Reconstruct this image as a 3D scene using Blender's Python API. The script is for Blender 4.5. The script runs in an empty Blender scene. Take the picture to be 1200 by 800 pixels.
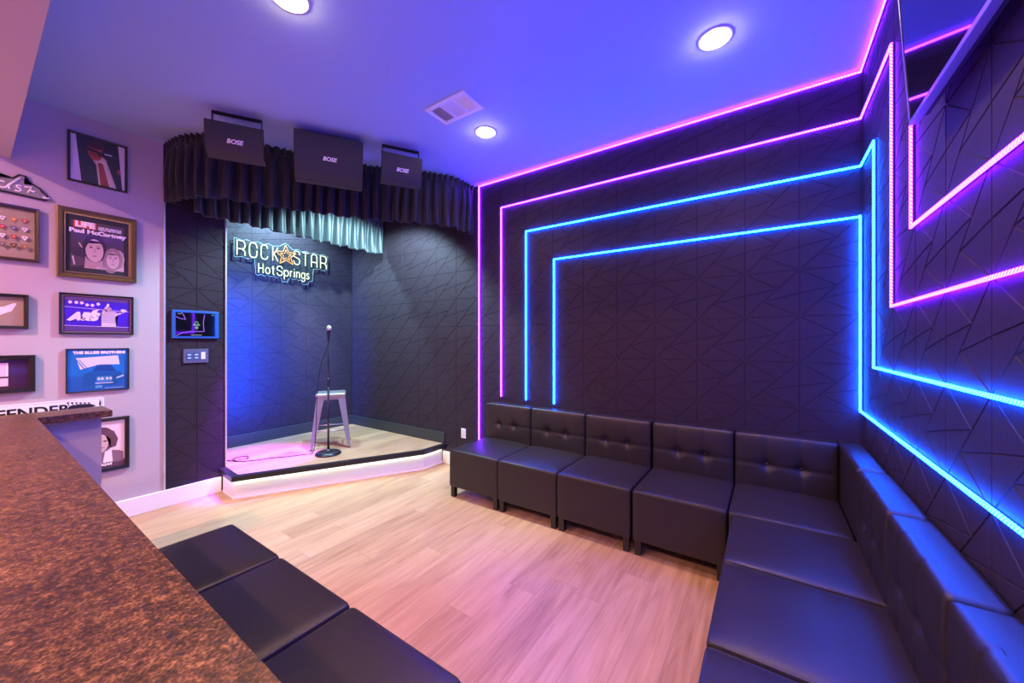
import bpy, bmesh, math, random
from mathutils import Vector, Matrix
random.seed(7)
S = bpy.context.scene
COL = S.collection
PI = math.pi
RW, BW, LW, NW, CEIL = 0.52, 3.36, -4.52, -5.27, 3.30   # wall planes

# ------------------------------------------------------------------ materials
def newmat(name):
    m = bpy.data.materials.new(name); m.use_nodes = True
    nt = m.node_tree; b = nt.nodes['Principled BSDF']
    return m, nt, b
def N(nt, t, **k):
    n = nt.nodes.new(t)
    for a, v in k.items(): setattr(n, a, v)
    return n
def L(nt, a, b): nt.links.new(a, b)
def mathn(nt, op, a, b=None, c=None):
    n = N(nt, 'ShaderNodeMath', operation=op)
    for i, v in enumerate((a, b, c)):
        if v is None: continue
        if isinstance(v, (int, float)): n.inputs[i].default_value = v
        else: L(nt, v, n.inputs[i])
    return n.outputs[0]
def simple(name, col, rough=.5, metal=0, bump=0, bscale=200, spec=.5, var=0, vscale=3, sheen=0, coat=0):
    m, nt, b = newmat(name)
    b.inputs['Base Color'].default_value = (*col, 1)
    b.inputs['Roughness'].default_value = rough
    b.inputs['Metallic'].default_value = metal
    b.inputs['Specular IOR Level'].default_value = spec
    if sheen:
        b.inputs['Sheen Weight'].default_value = sheen; b.inputs['Sheen Roughness'].default_value = .4
    if coat: b.inputs['Coat Weight'].default_value = coat; b.inputs['Coat Roughness'].default_value = .08
    tc = N(nt, 'ShaderNodeTexCoord')
    if bump:
        nz = N(nt, 'ShaderNodeTexNoise'); nz.inputs['Scale'].default_value = bscale; nz.inputs['Detail'].default_value = 4
        L(nt, tc.outputs['Object'], nz.inputs['Vector'])
        bp = N(nt, 'ShaderNodeBump'); bp.inputs['Strength'].default_value = bump; bp.inputs['Distance'].default_value = .002
        L(nt, nz.outputs['Fac'], bp.inputs['Height']); L(nt, bp.outputs[0], b.inputs['Normal'])
    if var:
        nz = N(nt, 'ShaderNodeTexNoise'); nz.inputs['Scale'].default_value = vscale; nz.inputs['Detail'].default_value = 5
        L(nt, tc.outputs['Object'], nz.inputs['Vector'])
        mx = N(nt, 'ShaderNodeMix', data_type='RGBA')
        mx.inputs['A'].default_value = (*[c*(1-var) for c in col], 1); mx.inputs['B'].default_value = (*[min(1, c*(1+var)) for c in col], 1)
        L(nt, nz.outputs['Fac'], mx.inputs['Factor']); L(nt, mx.outputs['Result'], b.inputs['Base Color'])
    return m
def emit(name, col, s, period=0, base=(.02,.02,.02)):
    m, nt, b = newmat(name)
    b.inputs['Base Color'].default_value = (*base, 1)
    b.inputs['Emission Color'].default_value = (*col, 1); b.inputs['Emission Strength'].default_value = s
    if period:   # individual diodes along the strip
        tc = N(nt, 'ShaderNodeTexCoord'); sx = N(nt, 'ShaderNodeSeparateXYZ'); L(nt, tc.outputs['Object'], sx.inputs[0])
        a = mathn(nt, 'ADD', mathn(nt, 'ADD', sx.outputs[0], sx.outputs[1]), sx.outputs[2])
        w = mathn(nt, 'SINE', mathn(nt, 'MULTIPLY', a, 2*PI/period))
        e = mathn(nt, 'MULTIPLY_ADD', w, s*.75, s)
        L(nt, e, b.inputs['Emission Strength'])
    return m

def wood_mat():
    m, nt, b = newmat('oak_planks')
    tc = N(nt, 'ShaderNodeTexCoord'); sx = N(nt, 'ShaderNodeSeparateXYZ'); L(nt, tc.outputs['Object'], sx.inputs[0])
    W, LEN = .185, 1.42
    xs = mathn(nt, 'DIVIDE', mathn(nt, 'ADD', sx.outputs[0], .03), W); xi = mathn(nt, 'FLOOR', xs)
    wn = N(nt, 'ShaderNodeTexWhiteNoise', noise_dimensions='1D'); L(nt, xi, wn.inputs['W'])
    ys = mathn(nt, 'ADD', mathn(nt, 'DIVIDE', sx.outputs[1], LEN), wn.outputs['Value']); yi = mathn(nt, 'FLOOR', ys)
    cid = mathn(nt, 'ADD', mathn(nt, 'MULTIPLY', xi, 13.7), mathn(nt, 'MULTIPLY', yi, 5.3))
    w2 = N(nt, 'ShaderNodeTexWhiteNoise', noise_dimensions='1D'); L(nt, cid, w2.inputs['W'])
    # grain, stretched along the plank, offset per plank
    cb = N(nt, 'ShaderNodeCombineXYZ')
    L(nt, mathn(nt, 'MULTIPLY_ADD', w2.outputs['Value'], 31, mathn(nt, 'MULTIPLY', sx.outputs[0], 9)), cb.inputs[0])
    L(nt, mathn(nt, 'MULTIPLY', sx.outputs[1], .9), cb.inputs[1])
    n1 = N(nt, 'ShaderNodeTexNoise'); n1.inputs['Scale'].default_value = 1.6; n1.inputs['Detail'].default_value = 6; n1.inputs['Distortion'].default_value = 1.2
    L(nt, cb.outputs[0], n1.inputs['Vector'])
    cb2 = N(nt, 'ShaderNodeCombineXYZ')
    L(nt, mathn(nt, 'MULTIPLY', sx.outputs[0], 60), cb2.inputs[0]); L(nt, mathn(nt, 'MULTIPLY_ADD', w2.outputs['Value'], 17, mathn(nt, 'MULTIPLY', sx.outputs[1], 2.2)), cb2.inputs[1])
    n2 = N(nt, 'ShaderNodeTexNoise'); n2.inputs['Scale'].default_value = 1.5; n2.inputs['Detail'].default_value = 3
    L(nt, cb2.outputs[0], n2.inputs['Vector'])
    g = mathn(nt, 'ADD', mathn(nt, 'MULTIPLY', n1.outputs['Fac'], .62), mathn(nt, 'MULTIPLY', n2.outputs['Fac'], .40))
    g = mathn(nt, 'ADD', g, mathn(nt, 'MULTIPLY', mathn(nt, 'SUBTRACT', w2.outputs['Value'], .5), .22))
    cr = N(nt, 'ShaderNodeValToRGB'); L(nt, g, cr.inputs[0])
    e = cr.color_ramp.elements
    e[0].position = .26; e[0].color = (.29, .15, .08, 1)
    e[1].position = .78; e[1].color = (.55, .355, .21, 1)
    k = e.new(.5); k.color = (.44, .265, .15, 1)
    # small dark knots
    vo = N(nt, 'ShaderNodeTexVoronoi'); vo.inputs['Scale'].default_value = 3.2
    L(nt, tc.outputs['Object'], vo.inputs['Vector'])
    kn = mathn(nt, 'LESS_THAN', vo.outputs['Distance'], .035)
    fx = mathn(nt, 'FRACT', xs); fy = mathn(nt, 'FRACT', ys)
    def edge(f, w):
        return mathn(nt, 'MAXIMUM', mathn(nt, 'LESS_THAN', f, w), mathn(nt, 'GREATER_THAN', f, 1-w))
    seam = mathn(nt, 'MAXIMUM', edge(fx, .008), edge(fy, .0011))
    mx = N(nt, 'ShaderNodeMix', data_type='RGBA'); L(nt, mathn(nt, 'MULTIPLY', seam, .55), mx.inputs['Factor'])
    L(nt, cr.outputs[0], mx.inputs['A']); mx.inputs['B'].default_value = (.16, .09, .06, 1)
    mk = N(nt, 'ShaderNodeMix', data_type='RGBA'); L(nt, mathn(nt, 'MULTIPLY', kn, .35), mk.inputs['Factor'])
    L(nt, mx.outputs['Result'], mk.inputs['A']); mk.inputs['B'].default_value = (.14, .07, .05, 1)
    L(nt, mk.outputs['Result'], b.inputs['Base Color'])
    b.inputs['Roughness'].default_value = .42
    bp = N(nt, 'ShaderNodeBump'); bp.inputs['Strength'].default_value = .25; bp.inputs['Distance'].default_value = .001
    L(nt, mathn(nt, 'SUBTRACT', n2.outputs['Fac'], seam), bp.inputs['Height']); L(nt, bp.outputs[0], b.inputs['Normal'])
    return m

def granite_mat():
    m, nt, b = newmat('brown_granite')
    tc = N(nt, 'ShaderNodeTexCoord')
    n1 = N(nt, 'ShaderNodeTexNoise'); n1.inputs['Scale'].default_value = 62; n1.inputs['Detail'].default_value = 7; n1.inputs['Roughness'].default_value = .72
    n2 = N(nt, 'ShaderNodeTexVoronoi'); n2.inputs['Scale'].default_value = 210
    n3 = N(nt, 'ShaderNodeTexNoise'); n3.inputs['Scale'].default_value = 6; n3.inputs['Detail'].default_value = 3
    for n in (n1, n2, n3): L(nt, tc.outputs['Object'], n.inputs['Vector'])
    g = mathn(nt, 'ADD', mathn(nt, 'MULTIPLY', n1.outputs['Fac'], .8), mathn(nt, 'MULTIPLY', n2.outputs['Distance'], .25))
    g = mathn(nt, 'ADD', g, mathn(nt, 'MULTIPLY', mathn(nt, 'SUBTRACT', n3.outputs['Fac'], .5), .12))
    cr = N(nt, 'ShaderNodeValToRGB'); L(nt, g, cr.inputs[0]); e = cr.color_ramp.elements
    e[0].position = .38; e[0].color = (.012, .006, .004, 1)
    e[1].position = .76; e[1].color = (.42, .22, .085, 1)
    k = e.new(.50); k.color = (.060, .025, .011, 1); k = e.new(.60); k.color = (.155, .070, .026, 1)
    L(nt, cr.outputs[0], b.inputs['Base Color']); b.inputs['Roughness'].default_value = .38
    bp = N(nt, 'ShaderNodeBump'); bp.inputs['Strength'].default_value = .5; bp.inputs['Distance'].default_value = .002
    L(nt, n1.outputs['Fac'], bp.inputs['Height']); L(nt, bp.outputs[0], b.inputs['Normal'])
    return m

M = dict(
    wall=simple('wall_paint', (.47, .40, .44), .75, bump=.12, bscale=260),
    ceiling=simple('ceiling_led_tint', (.34, .46, .74), .85, bump=.1, bscale=220),  # blue of the LED light is tinted into the ceiling's base colour
    trim=simple('white_trim', (.86, .84, .84), .4),
    panel=simple('charcoal_felt_panel', (.031, .021, .030), .68, bump=.5, bscale=320, var=.25, vscale=25, spec=.15),
    base=simple('dark_baseboard', (.030, .034, .036), .5),
    oak=wood_mat(), granite=granite_mat(),
    leather=simple('black_leather', (.020, .015, .015), .40, bump=.28, bscale=420, spec=.45, var=.15, vscale=9),
    thread=simple('black_thread', (.012, .010, .010), .7),
    legblack=simple('black_leg', (.012, .010, .010), .35),
    velvet=simple('black_velvet', (.014, .013, .016), .65, sheen=.25, bump=.25, bscale=150),
    velvet2=simple('satin_curtain', (.024, .036, .040), .5, sheen=.4, bump=.2, bscale=150),
    nosing=simple('black_nosing', (.015, .013, .014), .35),
    speaker=simple('speaker_grille', (.035, .033, .036), .5, metal=.2, bump=.8, bscale=700),
    plastic=simple('black_plastic', (.014, .014, .016), .35),
    silver=simple('silver_badge', (.88, .87, .88), .35, metal=.1),
    steel=simple('brushed_gunmetal', (.50, .47, .50), .33, metal=.75, bump=.1, bscale=80),
    chrome=simple('chrome', (.8, .8, .82), .18, metal=1),
    micblack=simple('mic_stand_black', (.014, .014, .02), .3, coat=.4),
    white=simple('white_enamel', (.82, .82, .84), .4),
    ivory=simple('ivory_plate', (.74, .71, .72), .45),
    framek=simple('black_frame', (.014, .011, .012), .32, coat=.3),
    framegold=simple('antique_gold_frame', (.17, .11, .035), .33, metal=.75),
    goldline=simple('gold_line', (.62, .42, .16), .3, metal=.8),
    framebrown=simple('dark_brown_frame', (.035, .016, .014), .35, coat=.3),
    matk=simple('charcoal_mat_board', (.030, .028, .035), .8),
    linen=simple('tan_linen', (.34, .27, .20), .9, bump=.5, bscale=500),
    bezel=simple('tv_bezel', (.42, .42, .46), .3, metal=.9),
    bluebezel=simple('blue_plastic', (.02, .10, .40), .4),
    plate=simple('blue_grey_plate', (.10, .10, .20), .45),
    switch=simple('switch_dark_blue', (.03, .10, .28), .35),
    screen=simple('black_glass', (.004, .004, .006), .04, spec=.6),
    purple=emit('purple_led', (.16, .012, 1), 75, .0167), purple_back=emit('purple_added_halo', (.13, .006, 1), 420),
    blue=emit('blue_led', (.003, .085, 1), 150, .0167), blue_back=emit('blue_added_halo', (.002, .07, 1), 700),
    lime=emit('lime_white_led', (.80, .95, .62), 24),
    lens=emit('lamp_lens', (1, .70, .38), 170),
    neonw=emit('neon_white_green', (.78, 1, .60), 2.2),
    neony=emit('neon_amber', (1, .46, .02), 1.9),
    cornertrim=simple('aluminium_trim', (.62, .66, .68), .3, metal=.6),
)
# acrylic backing board
m, nt, b = newmat('clear_acrylic'); b.inputs['Base Color'].default_value = (.05, .08, .07, 1); b.inputs['Roughness'].default_value = .1
b.inputs['Alpha'].default_value = .10; M['acrylic'] = m
PM = {}
def pm(c, rough=.35):
    k = tuple(round(x, 3) for x in c)
    if k not in PM: PM[k] = simple('print_ink', k, rough, coat=.35)
    return PM[k]

# ------------------------------------------------------------------ object helpers
def obj(name, bm, mats, parent=None, smooth=False):
    me = bpy.data.meshes.new(name); bmesh.ops.recalc_face_normals(bm, faces=bm.faces)
    bm.to_mesh(me); bm.free()
    for mm in (mats if isinstance(mats, (list, tuple)) else [mats]): me.materials.append(mm)
    if smooth:
        for p in me.polygons: p.use_smooth = True
    o = bpy.data.objects.new(name, me); COL.objects.link(o); o.parent = parent
    return o
def auto_smooth(o, ang=35):
    me = o.data; b = bmesh.new(); b.from_mesh(me)
    for f in b.faces: f.smooth = True
    for e in b.edges:
        if len(e.link_faces) == 2 and e.calc_face_angle(0) > math.radians(ang): e.smooth = False
    b.to_mesh(me); b.free(); return o
def thing(name, label, cat, loc=(0,0,0), rz=0, group=None):
    o = bpy.data.objects.new(name, None); COL.objects.link(o); o.empty_display_size = .1
    o.location = loc; o.rotation_euler = (0, 0, rz)
    return tag(o, label, cat, group)
def tag(o, label, cat, group=None, kind=None):
    if label: o['label'] = label
    if cat: o['category'] = cat
    if group: o['group'] = group
    if kind: o['kind'] = kind
    return o
def struct(name, bm, mats, label=None, smooth=False):
    o = obj(name, bm, mats, None, smooth); o['kind'] = 'structure'
    if label: o['label'] = label
    return o
def BM(): return bmesh.new()
def box(bm, x0, x1, y0, y1, z0, z1, mi=0, bev=0, seg=2, mat=None):
    x0, x1 = sorted((x0, x1)); y0, y1 = sorted((y0, y1)); z0, z1 = sorted((z0, z1))
    t = bmesh.new()
    bmesh.ops.create_cube(t, size=1)
    for v in t.verts: v.co = Vector(((x0+x1)/2 + v.co.x*(x1-x0), (y0+y1)/2 + v.co.y*(y1-y0), (z0+z1)/2 + v.co.z*(z1-z0)))
    if bev: bmesh.ops.bevel(t, geom=t.edges[:], offset=bev, segments=seg, profile=.5, affect='EDGES')
    join(bm, t, mi, mat)
def join(bm, t, mi=0, mat=None):
    vm = {}
    for v in t.verts: vm[v] = bm.verts.new(mat @ v.co if mat else v.co)
    for f in t.faces:
        try: nf = bm.faces.new([vm[v] for v in f.verts]); nf.material_index = mi if mi is not None else f.material_index; nf.smooth = f.smooth
        except ValueError: pass
    t.free()
def tube(bm, pts, r, n=10, closed=False, mi=0, caps=True):
    pts = [Vector(p) for p in pts]; k = len(pts); rings = []
    up = None
    for i, p in enumerate(pts):
        if closed: d = (pts[(i+1) % k] - pts[i-1])
        else: d = pts[min(i+1, k-1)] - pts[max(i-1, 0)]
        d = d.normalized() if d.length > 1e-9 else Vector((0,0,1))
        if up is None:
            up = Vector((0,0,1)) if abs(d.z) < .9 else Vector((1,0,0))
        a = d.cross(up)
        if a.length < 1e-5: a = d.orthogonal()
        a.normalize(); u = a.cross(d).normalized(); up = u
        rr = r[i] if isinstance(r, (list, tuple)) else r
        rings.append([bm.verts.new(p + a*math.cos(2*PI*j/n)*rr + u*math.sin(2*PI*j/n)*rr) for j in range(n)])
    for i in range(k if closed else k-1):
        A, B = rings[i], rings[(i+1) % k]
        for j in range(n):
            f = bm.faces.new((A[j], A[(j+1) % n], B[(j+1) % n], B[j])); f.material_index = mi; f.smooth = True
    if not closed and caps:
        for R in (rings[0], rings[-1]):
            f = bm.faces.new(R); f.material_index = mi
def lathe(bm, prof, n=32, c=(0,0,0), mi=0):
    rings = []
    for r, z in prof:
        if r < 1e-5: rings.append([bm.verts.new((c[0], c[1], c[2]+z))])
        else: rings.append([bm.verts.new((c[0]+r*math.cos(2*PI*j/n), c[1]+r*math.sin(2*PI*j/n), c[2]+z)) for j in range(n)])
    for A, B in zip(rings, rings[1:]):
        for j in range(n):
            q = (j+1) % n
            if len(A) == 1 and len(B) == 1: continue
            if len(A) == 1: f = bm.faces.new((A[0], B[j], B[q]))
            elif len(B) == 1: f = bm.faces.new((A[j], A[q], B[0]))
            else: f = bm.faces.new((A[j], A[q], B[q], B[j]))
            f.smooth = True; f.material_index = mi
def prism(bm, pts, z0, z1, mi=0):
    a = [bm.verts.new((x, y, z0)) for x, y in pts]; b = [bm.verts.new((x, y, z1)) for x, y in pts]
    n = len(pts)
    for f in (a[::-1], b): bm.faces.new(f).material_index = mi
    for i in range(n): bm.faces.new((a[i], a[(i+1) % n], b[(i+1) % n], b[i])).material_index = mi
def dup(root, loc, rz=None, label=None):
    r = root.copy(); COL.objects.link(r); r.location = loc
    if rz is not None: r.rotation_euler = (0, 0, rz)
    if label: r['label'] = label
    for ch in list(root.children):
        c = ch.copy(); COL.objects.link(c); c.parent = r
        for g in ch.children:
            d = g.copy(); COL.objects.link(d); d.parent = c
    return r
def text_bm(s, size, bold=0, shear=0, align='CENTER', ext=0, stretch=1):
    cu = bpy.data.curves.new('lettering', 'FONT'); cu.body = s; cu.size = size; cu.align_x = align; cu.align_y = 'CENTER'
    cu.offset = bold; cu.shear = shear; cu.extrude = ext; cu.resolution_u = 4
    o = bpy.data.objects.new('lettering', cu); COL.objects.link(o)
    dg = bpy.context.evaluated_depsgraph_get(); me = bpy.data.meshes.new_from_object(o.evaluated_get(dg))
    t = bmesh.new(); t.from_mesh(me)
    for v in t.verts: v.co.x *= stretch
    bpy.data.objects.remove(o); bpy.data.curves.remove(cu); bpy.data.meshes.remove(me)
    return t

# rounded box with denser rings near its edges; fn moves surface points
def rbox(w, d, h, r, n=14, fn=None, nz=None):
    def axis(L_, k):
        a = L_/2
        s = [-a, -a+r*.13, -a+r*.4, -a+r]
        mid = [-a+r + (L_-2*r)*i/k for i in range(1, k)]
        return s + mid + [a-r, a-r*.4, a-r*.13, a]
    X, Y, Z = axis(w, n), axis(d, n), axis(h, nz or n)
    bm = bmesh.new(); vd = {}
    def V(i, j, k):
        key = (i, j, k)
        if key not in vd:
            p = Vector((X[i], Y[j], Z[k]))
            q = Vector((max(-w/2+r, min(w/2-r, p.x)), max(-d/2+r, min(d/2-r, p.y)), max(-h/2+r, min(h/2-r, p.z))))
            dd = p-q
            if dd.length > 1e-9: p = q + dd.normalized()*r
            if fn: p = fn(p, w, d, h)
            vd[key] = bm.verts.new(p)
        return vd[key]
    nx, ny, nz_ = len(X)-1, len(Y)-1, len(Z)-1
    for i in range(nx):
        for j in range(ny):
            for k in (0, nz_): bm.faces.new((V(i,j,k), V(i+1,j,k), V(i+1,j+1,k), V(i,j+1,k)))
    for i in range(nx):
        for k in range(nz_):
            for j in (0, ny): bm.faces.new((V(i,j,k), V(i+1,j,k), V(i+1,j,k+1), V(i,j,k+1)))
    for j in range(ny):
        for k in range(nz_):
            for i in (0, nx): bm.faces.new((V(i,j,k), V(i,j+1,k), V(i,j+1,k+1), V(i,j,k+1)))
    for f in bm.faces: f.smooth = True
    return bm

# ------------------------------------------------------------------ relief wall panels
D1, D2 = (.35, .35), (.62, .62)
TILE = [[(0,1),(0,.5),D2], [(0,1),D2,(1,1)], [(0,.5),(0,0),D1,D2], [(0,0),(1,0),D1], [D1,(1,0),(1,.5)], [D1,(1,.5),(1,1),D2]]
def clip(poly, ax, v, keep_gt):
    out = []; n = len(poly)
    for i in range(n):
        a, b = poly[i], poly[(i+1) % n]
        ina = (a[ax] >= v) if keep_gt else (a[ax] <= v); inb = (b[ax] >= v) if keep_gt else (b[ax] <= v)
        if ina: out.append(a)
        if ina != inb:
            t = (v-a[ax])/(b[ax]-a[ax]); out.append((a[0]+(b[0]-a[0])*t, a[1]+(b[1]-a[1])*t))
    return out
def area(p): return .5*sum(p[i][0]*p[(i+1) % len(p)][1]-p[(i+1) % len(p)][0]*p[i][1] for i in range(len(p)))
def clean(p):
    q = []
    for a in p:
        if not q or math.dist(a, q[-1]) > 1e-4: q.append(a)
    if len(q) > 1 and math.dist(q[0], q[-1]) < 1e-4: q.pop()
    r = []
    for i in range(len(q)):   # drop collinear
        a, b, c = q[i-1], q[i], q[(i+1) % len(q)]
        if abs((b[0]-a[0])*(c[1]-a[1])-(b[1]-a[1])*(c[0]-a[0])) > 1e-7: r.append(b)
    return r
def inset(p, d):
    n = len(p); out = []
    for i in range(n):
        a, b, c = Vector(p[i-1]), Vector(p[i]), Vector(p[(i+1) % n])
        e1 = (b-a).normalized(); e2 = (c-b).normalized()
        n1 = Vector((-e1.y, e1.x)); n2 = Vector((-e2.y, e2.x))
        k = 1 + n1.dot(n2)
        if k < .03: k = .03
        out.append(tuple(b + (n1+n2)*(d/k)))
    return out
def facets(bm, rect, org, T, u_to, mirror=False, gap=.0014, h=.0032, chamf=.0022):
    """rect (u0,u1,v0,v1); u_to(u,v,out)->Vector"""
    u0, u1, v0, v1 = rect
    for iu in range(math.floor((u0-org[0])/T)-1, math.ceil((u1-org[0])/T)+1):
        for iv in range(math.floor((v0-org[1])/T)-1, math.ceil((v1-org[1])/T)+1):
            for pl in TILE:
                p = [((1-x if mirror else x), y) for x, y in pl]
                p = [(org[0]+(iu+x)*T, org[1]+(iv+y)*T) for x, y in p]
                for ax, v, g in ((0,u0,True),(0,u1,False),(1,v0,True),(1,v1,False)):
                    if p: p = clip(p, ax, v, g)
                if len(p) < 3: continue
                if area(p) < 0: p = p[::-1]
                p = clean(p)
                if len(p) < 3 or area(p) < 4e-4: continue
                a = inset(p, gap); b = inset(p, gap+chamf)
                if area(b) <= 1e-4 or area(a) <= 1e-4: continue
                ok = all((Vector(b[(i+1) % len(b)])-Vector(b[i])).dot(Vector(p[(i+1) % len(p)])-Vector(p[i])) > 0 for i in range(len(b)))
                if not ok: continue
                A = [bm.verts.new(u_to(x, y, 0)) for x, y in a]; B = [bm.verts.new(u_to(x, y, h)) for x, y in b]
                bm.faces.new(B)
                for i in range(len(A)): bm.faces.new((A[i], A[(i+1) % len(A)], B[(i+1) % len(A)], B[i]))
T = .33; H0 = .0032
# back wall
bm = BM(); box(bm, NW-.1, RW+.1, BW+H0, BW+.12, -.1, CEIL+.1)
facets(bm, (NW, RW, 0, CEIL), (-.145, 2.01), T, lambda u, v, o: Vector((u, BW+H0-o, v)))
struct('wall_back', bm, M['panel'], 'dark geometric relief wall behind the sofa row')
bm = BM(); box(bm, RW+H0, RW+.12, .05, BW, -.1, CEIL+.1)
facets(bm, (-BW, -.2, 0, CEIL), (-1.633, 2.01), T, lambda u, v, o: Vector((RW+H0-o, -u, v)))
struct('wall_right', bm, M['panel'], 'dark geometric relief wall on the right')
bm = BM(); box(bm, NW-.12, NW-H0, 1.45, BW, -.1, CEIL+.1)
facets(bm, (1.5, BW, .24, CEIL), (2.008, 2.01), T, lambda u, v, o: Vector((NW-H0+o, u, v)))
struct('wall_stage', bm, M['panel'], 'dark relief wall at the back of the stage niche')
# left wall: painted, its panelled end, and the return into the niche
bm = BM(); box(bm, LW-.12, LW-.012, -2.4, 1.022, -.1, CEIL+.1)
struct('wall_left', bm, M['wall'], 'lilac painted wall hung with framed pictures')
bm = BM(); box(bm, LW-.30, LW-.012-H0, 1.022, 1.5, -.1, CEIL+.1); box(bm, NW, LW-.30, 1.40, 1.5, -.1, CEIL+.1)
facets(bm, (1.034, 1.497, .15, CEIL), (1.262, 2.0), T, lambda u, v, o: Vector((LW-.012-H0+o, u, v)), mirror=True)
struct('wall_pier', bm, M['panel'], 'narrow dark relief wall carrying the touchscreen')
bm = BM(); box(bm, LW-.02, LW+.004, 1.020, 1.034, .15, 2.9, bev=.002)
struct('trim_1', bm, M['cornertrim'])
bm = BM(); box(bm, LW-.03, LW+.003, 1.488, 1.502, .24, 3.25, bev=.002)
struct('trim_2', bm, M['cornertrim'])
# bar side room: far walls
bm = BM(); box(bm, LW-.12, RW+1.6, -2.5, -2.4, -.1, CEIL+.1); struct('wall_front', bm, M['wall'])
bm = BM(); box(bm, RW+1.5, RW+1.6, -2.4, .02, -.1, CEIL+.1); struct('wall_bar_end', bm, M['wall'])
bm = BM(); box(bm, RW, RW+1.5, .02, .19, -.1, CEIL+.1); struct('wall_partition', bm, M['wall'])
# header over the opening, half wall under the counter
bm = BM(); box(bm, LW-.012, RW, .07, .19, 2.825, CEIL); struct('wall_header', bm, M['wall'], 'dropped wall above the bar counter opening')
bm = BM(); box(bm, -3.64, RW, .05, .17, 0, 1.03); box(bm, -3.63, -3.47, .17, .49, 0, 1.03)
struct('wall_bar', bm, M['wall'], 'low painted half wall under the brown counter')
# floor / ceiling
bm = BM(); box(bm, LW-.15, RW+1.6, -2.5, BW+.05, -.1, 0); box(bm, NW-.1, LW-.15, 1.4, BW+.05, -.1, 0); struct('floor', bm, M['oak'])
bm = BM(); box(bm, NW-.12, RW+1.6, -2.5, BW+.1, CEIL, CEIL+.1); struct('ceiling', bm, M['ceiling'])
# baseboards
def baseboard(bm, x0, x1, y0, y1, z0, z1): box(bm, x0, x1, y0, y1, z0, z1, bev=.004)
bm = BM(); baseboard(bm, LW-.014, LW+.014, .2, 1.452, 0, .15); struct('baseboard_left', bm, M['trim'])
bm = BM(); baseboard(bm, -3.33, RW, BW-.014, BW+.006, 0, .15); struct('baseboard_back', bm, M['trim'])
bm = BM(); baseboard(bm, RW-.014, RW+.006, .2, BW-.014, 0, .15); struct('baseboard_right', bm, M['trim'])
bm = BM(); baseboard(bm, NW-.004, NW+.016, 1.5, BW, .242, .375); struct('baseboard_stage_left', bm, M['base'])
bm = BM(); baseboard(bm, NW+.016, -3.30, BW-.016, BW+.004, .242, .375); struct('baseboard_stage_back', bm, M['base'])

# ------------------------------------------------------------------ stage
st = thing('stage_platform', 'low angular corner stage of pale oak with black edge and glowing white riser', 'stage', (-4.3, 2.4, 0))
o0 = Vector((-4.3, 2.4, 0))
def loc_(pts): return [(x-o0.x, y-o0.y) for x, y in pts]
top_out = [(LW+.004, 1.43), (-4.11, 1.40), (-3.275, 2.996), (-3.27, BW-.002)]
top_in = [(LW+.004, 1.49), (-4.145, 1.465), (-3.335, 3.012), (-3.33, BW-.002)]
ris = [(LW+.016, 1.462), (-4.19, 1.45), (-3.335, 3.045), (-3.335, BW-.016)]
bm = BM(); prism(bm, loc_([(NW+.002, 1.503), (LW+.004, 1.503)] + top_in + [(NW+.002, BW-.002)]), .19, .24)
a = obj('stage_floor', bm, M['oak'], st)
bm = BM()
for i in range(3):
    p = [top_out[i], top_out[i+1], top_in[i+1], top_in[i]]
    prism(bm, loc_(p), .194, .240)
obj('nosing', bm, M['nosing'], st)
bm = BM()
ri2 = [(LW+.016, 1.49), (-4.20, 1.48), (-3.36, 3.05), (-3.36, BW-.016)]
for i in range(3): prism(bm, loc_([ris[i], ris[i+1], ri2[i+1], ri2[i]]), 0, .192)
rz_ = obj('riser', bm, M['trim'], st)
bm = BM()
r3 = [(LW+.016, 1.455), (-4.185, 1.441), (-3.325, 3.042), (-3.325, BW-.016)]
for i in range(3): prism(bm, loc_([r3[i], r3[i+1], ris[i+1], ris[i]]), 0, .014)
obj('shoe_moulding', bm, M['trim'], st)
bm = BM()
la = [(LW+.02, 1.450), (-4.173, 1.430), (-3.316, 3.032), (-3.315, BW-.02)]
lb = [(LW+.02, 1.458), (-4.185, 1.442), (-3.328, 3.038), (-3.327, BW-.02)]
for i in range(3): prism(bm, loc_([la[i], la[i+1], lb[i+1], lb[i]]), .186, .192)
obj('edge_light', bm, M['lime'], st)['label'] = 'lime white light tape under the nosing'

# ------------------------------------------------------------------ LED strips
def strip(label, segs, mat, grp):
    bm = BM(); w = .0055
    for mi, ww, t0, t1 in ((0, w, .011, .019), (1, .002, .0006, .0115)):   # glowing flex on a slim dark carrier
        for s in segs:
            k = s[0]
            if k == 'bv': _, x, z0, z1 = s; box(bm, x-ww, x+ww, BW-t1, BW-t0, z0-w, z1+w, mi)
            if k == 'bc': _, x, z0, z1 = s; box(bm, *((x-ww, x+ww, BW-.036, BW-.026) if mi == 0 else (x, RW-.0006, BW-.032, BW-.030)), z0-w, z1+w, mi)
            if k == 'bh': _, x0, x1, z = s; box(bm, x0-w, x1, BW-t1, BW-t0, z-ww, z+ww, mi)
            if k == 'rv': _, y, z0, z1 = s; box(bm, RW-t1, RW-t0, y-ww, y+ww, z0-w, z1+w, mi)
            if k == 'rh': _, y0, y1, z = s; box(bm, RW-t1, RW-t0, y0, y1, z-ww, z+ww, mi)
    for f in bm.faces:      # extra glow added to the wall side, washing a halo onto the wall
        vs_ = [v.co for v in f.verts]
        if f.material_index == 0 and (all(abs(c.y-(BW-.011)) < 1e-4 for c in vs_) or all(abs(c.x-(RW-.011)) < 1e-4 for c in vs_) or all(abs(c.y-(BW-.026)) < 1e-4 for c in vs_) or all(abs(c.x-(RW-.019+w)) < 1e-4 for c in vs_)): f.material_index = 2
    o = obj('led_strip', bm, [mat, M['plastic'], M['purple_back'] if mat is M['purple'] else M['blue_back']]); tag(o, label, 'led strip', grp); return o
YE = .25
G = 'glowing strips on the dark walls'
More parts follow.
